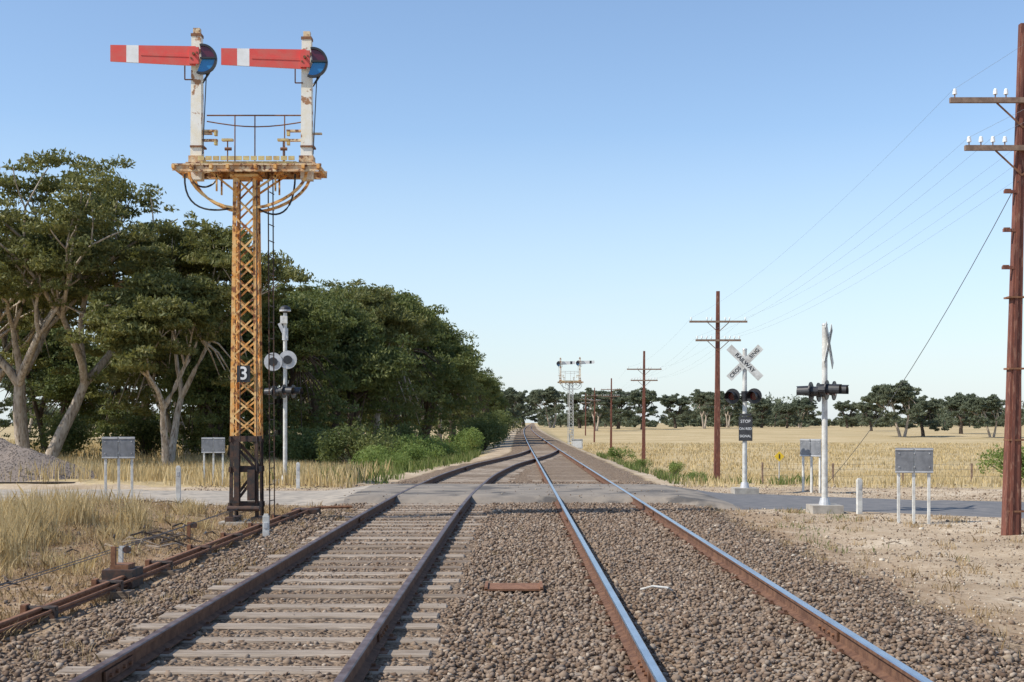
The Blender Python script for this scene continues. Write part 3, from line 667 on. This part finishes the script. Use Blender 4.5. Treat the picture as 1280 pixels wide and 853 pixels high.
# ---------------------------------------------------------------- level crossing signals
def lamp(b,c,d,r=.10,R=.20):
    c=Vector(c);d=Vector(d).normalized()
    b.cyl(c-d*.012,c+d*.012,R,R,'black',20); b.cyl(c-d*.16,c-d*.012,r*.9,r*1.05,'black',14)
    b.cyl(c+d*.012,c+d*.03,r,r,'lens',16)
    u=Vector((0,0,1)); s=d.cross(u).normalized(); vs=[];n=14
    for q in range(n+1):
        a=math.radians(-30+240*q/n); rad=s*math.cos(a)+u*math.sin(a); ln=.30 if 60<math.degrees(a)<120 else .27
        vs.append(c+d*.012+rad*(r+.025)); vs.append(c+d*ln+rad*(r+.025))
    b.add(vs,[(2*q,2*q+1,2*q+3,2*q+2) for q in range(n)],'black')
def xing(name,loc,h,rot,zx,zl,bell=True,panel=None,both=False,disc=None,lrot=0,xrot=0,buck=True,gap=.31):
    e=empty(name,loc); b=B()
    b.cyl((0,0,0),(0,0,h),.062,.055,'dirtywhite' if panel or both else 'silver',16)
    b.box((0,0,.06),(.62,.62,.2),'concrete'); b.cyl((0,0,.16),(0,0,.30),.12,.09,'silver',14); b.cyl((0,0,h),(0,0,h+.03),.065,.05,'silver',14)
    if bell:
        b.sphere((0,0,h+.04),.17,'black',16,7,.8,True); b.cyl((0,0,h+.0),(0,0,h+.045),.17,.17,'silver',16); b.cyl((0,0,h-.06),(0,0,h),.05,.08,'black',12)
        b.cyl((0,0,h-.85),(0,0,h-.5),.085,.085,'silver',14); b.bar((-.16,-.05,h-.35),(.04,-.05,h-.8),.05,.10,'silver'); b.box((-.02,-.09,h-.25),(.2,.1,.22),'dirtywhite')
    Rl=Matrix.Rotation(lrot,3,'Z')
    for z_ in(zl-.06,zl+.06): b.bar(Rl@Vector((-gap,0,z_)),Rl@Vector((gap,0,z_)),.03,.03,'black')
    b.cyl((0,0,zl-.13),(0,0,zl+.13),.09,.09,'black',14)
    for s in(-1,1):
        lamp(b,Rl@Vector((s*gap,-.12,zl)),Rl@Vector((0,-1,-.03)))
        if both: lamp(b,Rl@Vector((s*gap,.20,zl-.03)),Rl@Vector((0,1,-.03)))
    b.obj('post_and_lamps',parent=e)
    if buck:
        xb=empty('crossbuck',(0,0,zx)); xb.parent=e; xb.rotation_euler=(0,0,xrot)
        c=B()
        for s in(-1,1):
            R_=Matrix.Rotation(s*math.radians(45),3,'Y'); c.box((0,-.075 if s<0 else -.095,0),(1.14,.012,.19),'dirtywhite',R_)
        c.box((0,-.06,0),(.1,.016,.3),'silver'); c.obj('boards',parent=xb)
        text('RAILWAY',.15,(0,-.104,0),(math.pi/2,math.radians(45),0),'black',xb,'lettering_a',.001)
        for tx,off in(('CROS',-.34),('SING',.34)):
            R_=Matrix.Rotation(-math.radians(45),3,'Y'); p=R_@Vector((off,0,0)); text(tx,.135,(p.x,-.084,p.z),(math.pi/2,-math.radians(45),0),'black',xb,'lettering_b',.001)
    if panel:
        c=B(); R_=Matrix.Rotation(lrot,3,'Z'); c.box(R_@Vector((.05,-.085,panel)),(.36,.014,.62),'black',R_); c.box(R_@Vector((.05,-.085,panel+.36)),(.3,.014,.06),'black',R_); c.obj('instruction_board',parent=e)
        for k,tx in enumerate(('STOP','ON RED','SIGNAL')):
            p=R_@Vector((.05,-.094,panel+.19-.19*k)); text(tx,.11 if k==0 else .09,p,(math.pi/2,0,lrot),'silver',e,'panel_text',.001)
    if disc:
        c=B()
        for s in(-1,1):
            q=s*.21-.12; ya=-.11+s*.02
            c.cyl((q,ya,disc+s*.03),(q,ya+.018,disc+s*.03),.27,.27,'silver',24); c.cyl((q,ya-.03,disc+s*.03),(q,ya-.002,disc+s*.03),.13,.13,'black',16)
            c.cyl((q,-.07,disc),(q,.04,disc),.10,.10,'black',12)
        c.bar((-.4,-.05,disc),(.2,-.05,disc),.03,.03,'silver'); c.obj('lamp_backs',parent=e)
    return e
xing('level_crossing_signal',(6.0,33,.0),3.72,0,3.38,2.52,bell=False,panel=1.68,lrot=math.radians(-28),xrot=math.radians(-8),gap=.29)
xing('level_crossing_signal',(6.4,26.2,0),3.84,0,3.42,2.50,bell=False,both=True,lrot=math.radians(62),xrot=math.radians(66),gap=.30)
xing('level_crossing_signal',(-6.7,37.8,0),5.12,0,4.5,2.76,bell=True,both=True,disc=3.66,lrot=math.radians(75),xrot=math.radians(80),buck=False)

# ---------------------------------------------------------------- boards on posts
def board(loc,rot=0,n=2,key='grey'):
    b=B()
    for x_ in(-.27,.0,.27) if n==2 else (-.18,.18): b.box((x_,.03,.7),(.05,.05,1.4),'dirtywhite')
    for s in(-1,1):
        b.box((s*.175,-.01,1.17),(.325,.02,.46),key); b.box((s*.175,-.025,1.37),(.325,.012,.03),'silver'); b.box((s*.175,-.025,.96),(.325,.012,.03),'silver')
    for x_ in(-.27,0,.27):
        for z_ in(1.05,1.30): b.cyl((x_,-.035,z_),(x_,-.02,z_),.012,.012,'silver',6)
    return b.obj('marker_board',(loc[0],loc[1],H(*loc)),rot,bevel=.004)
board((-8.3,27.0),.12); board((-8.75,37.5),.1); board((7.35,23.4),-.1); board((7.75,33.2),-.9)
def post(x_,y_,h_,key='dirtywhite'):
    b=B(); b.box((0,0,h_/2),(.10,.09,h_),key); b.box((0,0,h_+.015),(.07,.06,.03),key); b.box((0,-.048,h_-.15),(.06,.008,.1),'silver')
    b.obj('marker_post',(x_,y_,H(x_,y_)),.1,bevel=.006)
post(-7.35,28.2,.85); post(7.0,25.8,.7); post(-3.9,20.3,.35); post(-5.95,35.6,.7)
b=B(); b.cyl((0,0,0),(0,0,1.0),.02,.02,'silver',8); b.box((0,-.03,1.0),(.26,.01,.26),'yellowsign',Matrix.Rotation(math.radians(45),3,'Y')); b.box((0,-.04,1.0),(.04,.01,.16),'black'); b.obj('yellow_sign',(9.6,46,H(9.6,46)+.25))

b=B(); pts=[(x_,46+.10*(x_-9)) for x_ in np.arange(9,60,2.6)]
for x_,y_ in pts: b.box((x_,y_,H(x_,y_)+.5),(.06,.06,1.15),'arm_wood')
for z_ in(.35,.6,.85,1.02):
    b.tube([(x_,y_,H(x_,y_)+z_) for x_,y_ in pts],.004,'wire',4)
b.obj('wire_fence')

# ---------------------------------------------------------------- telegraph poles
def pole(loc,top,lean=0,steps=False,dbl=True,second=.95,w0=.11,w1=.055):
    z0=H(*loc); b=B(); h=top-z0
    def X_(z): return lean*z/h
    vs=[(X_(z)+sx_*w,sy*w,z) for z,w in((-.2,w0),(h*.5,(w0+w1)/2),(h,w1)) for sx_,sy in((-1,-1),(1,-1),(1,1),(-1,1))]
    fs=[(a+q,a+(q+1)%4,a+4+(q+1)%4,a+4+q) for a in(0,4) for q in range(4)]+[(8,9,10,11)]
    b.add(vs,fs,'pole')
    if dbl:
        b.bar((X_(0)-.03,-w0-.012,0),(X_(h*.98)-.02,-w1-.012,h*.98),.05,.02,'pole',up=(0,1,0))
        b.box((w0+.03,0,h*.26),(.05,.16,h*.52),'pole')
        for z in np.arange(.4,h*.5,1.2): b.box((w0*.5+.02,0,z),(w0*2+.05,w0*2+.02,.03),'rust')
    arms=[(7.25,1.24),(6.45,.97)]
    for i_,(za,hl) in enumerate(arms):
        z=za-8.57+h; 
        b.box((X_(z),-w1-.075,z),(2*hl,.075,.085),'arm_wood')
        b.bar((X_(z),-w1-.05,z-.45),(X_(z)-.45,-w1-.06,z-.04),.03,.008,'rust',up=(0,1,0)); b.bar((X_(z),-w1-.05,z-.45),(X_(z)+.45,-w1-.06,z-.04),.03,.008,'rust',up=(0,1,0))
        for s in(-1,1):
            for o in((.30,.48,hl-.08) if i_==0 else (.30,.50,.70,.9)):
                xx=X_(z)+s*o; b.cyl((xx,-w1-.075,z+.04),(xx,-w1-.075,z+.13),.01,.01,'rust',6); b.cyl((xx,-w1-.075,z+.10),(xx,-w1-.075,z+.16),.038,.032,'porcelain',10); b.sphere((xx,-w1-.075,z+.17),.03,'porcelain',10,6)
    if steps:
        for z in(5.78,5.13,4.5): b.box((X_(z)-.13,-.05,z),(.26,.07,.05),'pole'); b.box((X_(z)-.2,-.05,z+.03),(.1,.05,.03),'rust')
    return b.obj('telegraph_pole',(loc[0],loc[1],z0),0)
PL=[(8.4,21.6),(8.8,55),(9.45,92),(11.6,150),(13.5,210),(15.5,270)]
pole(PL[0],8.57,.22,True); TOPS=[8.57]
for i_,p in enumerate(PL[1:]):
    tp=[7.48,6.97,7.0,7.5,8.0][i_]; TOPS.append(tp); pole(p,tp,.05,dbl=False,w0=.13,w1=.07)
b=B(); allp=[((8.0,-14),8.5)]+[(p,t_) for p,t_ in zip(PL,TOPS)]
for (p,tp),(q,tq) in zip(allp[:-1],allp[1:]):
    for dz,offs in((-1.15,(-1.16,1.16)),(-1.95,(-.9,-.5,.5,.9))):
        for o in offs:
            lp=.15 if p==PL[0] else .04; lq=.15 if q==PL[0] else .04
            b.tube([(p[0]+o+lp+(q[0]-p[0]+lq-lp)*t,p[1]+(q[1]-p[1])*t-.14,tp+dz+(tq-tp)*t-.45*4*t*(1-t)) for t in np.linspace(0,1,13)],.0022,'wirel',4)
b.tube([(8.5-.2*t,21.5+13*t,5.9+(0-5.9)*t-.9*4*t*(1-t)*.5) for t in np.linspace(0,1,13)],.007,'wire',5)
b.obj('telegraph_wires')

# ---------------------------------------------------------------- point rodding, wires, litter
b=B()
rail(b,lambda y_:-4.15-.012*(25-np.asarray(y_,float)),0,5,25.2,.05,'rust',.75,'rust')
for yy in np.arange(6,25,1.9):
    xx=-4.15-.012*(25-yy); b.box((xx,yy,.02),(.5,.2,.08),'sleeper'); b.box((xx+.12,yy,.10),(.05,.10,.13),'tar'); b.box((xx-.14,yy,.11),(.05,.12,.15),'rust'); b.cyl((xx-.15,yy,.15),(xx+.15,yy,.15),.025,.025,'tar',8)
b.cyl((-4.3,5,.13),(-3.98,25,.13),.014,.014,'rust',6)
b.tube([(-4.15,25,.12),(-3.8,25.4,.16),(-3.2,25.6,.16)],.03,'rust',6); b.box((-4.05,25.2,.08),(.5,.5,.14),'tar')
b.box((-4.35,14.3,.12),(.34,.42,.2),'tar'); b.box((-4.35,14.3,.24),(.2,.26,.06),'rust'); b.box((-4.42,14.2,.36),(.05,.05,.22),'rust')
b.obj('point_rodding')
b=B()
for k,(x_,y_) in enumerate([(-4.95,8),(-5.0,12),(-4.95,16.2),(-5.05,20)]):
    z_=H(x_,y_); b.box((x_,y_,z_+.14),(.05,.05,.32),'dirtywhite' if k==2 else 'rust'); b.box((x_+.05,y_,z_+.27),(.14,.03,.09),'silver' if k==2 else 'rust'); b.cyl((x_+.08,y_-.02,z_+.27),(x_+.08,y_+.02,z_+.27),.05,.05,'tar',12)
b.tube([(-5.0,5,.24),(-4.95,8,.27),(-4.97,16.2,.27),(-4.9,23,.3)],.005,'wire',4)
b.tube([(-5.1,5,.20),(-5.05,8,.22),(-5.02,16.2,.22),(-4.98,23,.3)],.005,'wire',4)
b.obj('signal_wire_pulleys')
b=B(); b.box((.02,13.6,.100),(.62,.5,.02),'rust'); 
for s in(-1,1): b.box((.02+s*.29,13.6,.115),(.03,.5,.03),'rust')
b.obj('rusty_plate')
b=B(); b.tube([(1.35,13.4,.1),(1.45,13.2,.16),(1.6,13.15,.15),(1.66,13.3,.1)],.012,'dirtywhite',6); b.obj('bent_wire')
b=B()
for k in range(110):
    if k<45: x_=random.uniform(-8.5,-4.4); y_=random.uniform(11,27)
    elif k<95: x_=-5.3+random.gauss(0,.28); y_=19.3+random.gauss(0,.8)
    else: x_=random.uniform(4.8,8.5); y_=random.uniform(12,23)
    a=random.uniform(0,3.14); l_=random.uniform(.1,.6) if k<95 else random.uniform(.08,.3)
    z_=H(x_,y_)+.02+(random.uniform(0,.14) if 45<=k<95 else 0); b.tube([(x_,y_,z_),(x_+math.cos(a)*l_*.5,y_+math.sin(a)*l_*.5,z_+.03),(x_+math.cos(a)*l_,y_+math.sin(a)*l_,max(z_-.06,H(x_,y_)))],[.016,.013,.006],'sleeper2' if k%3==0 or k>=95 else 'barkd',5)
b.obj('dead_sticks')

# ---------------------------------------------------------------- light, sky, camera
tr=Vector((.92,.34,0)).normalized(); el=math.radians(46)
d=Vector((tr.x*math.cos(el),tr.y*math.cos(el),-math.sin(el)))
sl=bpy.data.lights.new('sun','SUN'); sl.energy=5.0; sl.angle=math.radians(.53); sl.color=(1,.94,.84)
so=bpy.data.objects.new('sun',sl); COL.objects.link(so); so.rotation_euler=d.to_track_quat('-Z','Y').to_euler(); so.location=(-30,-20,40)
w=bpy.data.worlds.new('World'); SC.world=w; w.use_nodes=True; nt=w.node_tree; WN=nt.nodes; WL=nt.links
bg=WN['Background']; sky=WN.new('ShaderNodeTexSky'); sky.sky_type='NISHITA'; sky.sun_disc=False
sky.sun_elevation=el; sky.sun_rotation=math.atan2(-tr.x,-tr.y); sky.air_density=1.0; sky.dust_density=.3; sky.ozone_density=1.6
tint=WN.new('ShaderNodeMix'); tint.data_type='RGBA'; tint.blend_type='MULTIPLY'; tint.inputs[0].default_value=1; tint.inputs[7].default_value=(1.16,1.19,1.23,1)
tc=WN.new('ShaderNodeTexCoord'); mp=WN.new('ShaderNodeMapping'); mp.inputs['Scale'].default_value=(2.2,2.2,26); WL.new(tc.outputs['Generated'],mp.inputs[0])
nz=WN.new('ShaderNodeTexNoise'); nz.inputs['Scale'].default_value=1.6; nz.inputs['Detail'].default_value=6; WL.new(mp.outputs[0],nz.inputs['Vector'])
r1_=WN.new('ShaderNodeMapRange'); r1_.inputs[1].default_value=.5; r1_.inputs[2].default_value=.75; r1_.inputs[4].default_value=.3; WL.new(nz.outputs[0],r1_.inputs[0])
sx=WN.new('ShaderNodeSeparateXYZ'); WL.new(tc.outputs['Generated'],sx.inputs[0])
r2_=WN.new('ShaderNodeMapRange'); r2_.inputs[1].default_value=.02; r2_.inputs[2].default_value=.13; r2_.inputs[3].default_value=1; r2_.inputs[4].default_value=0; WL.new(sx.outputs[2],r2_.inputs[0])
mu=WN.new('ShaderNodeMath'); mu.operation='MULTIPLY'; WL.new(r1_.outputs[0],mu.inputs[0]); WL.new(r2_.outputs[0],mu.inputs[1])
# cool the lowest band of sky slightly (haze)
r3_=WN.new('ShaderNodeMapRange'); r3_.inputs[1].default_value=0; r3_.inputs[2].default_value=.22; r3_.inputs[3].default_value=.75; r3_.inputs[4].default_value=0; WL.new(sx.outputs[2],r3_.inputs[0])
hz=WN.new('ShaderNodeMix'); hz.data_type='RGBA'; hz.inputs[7].default_value=(4.5,5.25,6.0,1)
cl=WN.new('ShaderNodeMix'); cl.data_type='RGBA'; cl.inputs[7].default_value=(6.0,6.1,6.2,1)
WL.new(sky.outputs[0],tint.inputs[6]); WL.new(tint.outputs[2],hz.inputs[6]); WL.new(r3_.outputs[0],hz.inputs[0]); WL.new(hz.outputs[2],cl.inputs[6]); WL.new(mu.outputs[0],cl.inputs[0]); WL.new(cl.outputs[2],bg.inputs[0]); bg.inputs[1].default_value=.148
SC.view_settings.view_transform='Standard'; SC.view_settings.look='None'; SC.view_settings.exposure=0
cam=bpy.data.cameras.new('camera'); co=bpy.data.objects.new('camera',cam); COL.objects.link(co)
co.location=(0,0,1.85); co.rotation_euler=(math.pi/2,0,0); cam.lens=45; cam.sensor_width=36; cam.shift_y=.0793; cam.clip_start=.1; cam.clip_end=8000
SC.camera=co
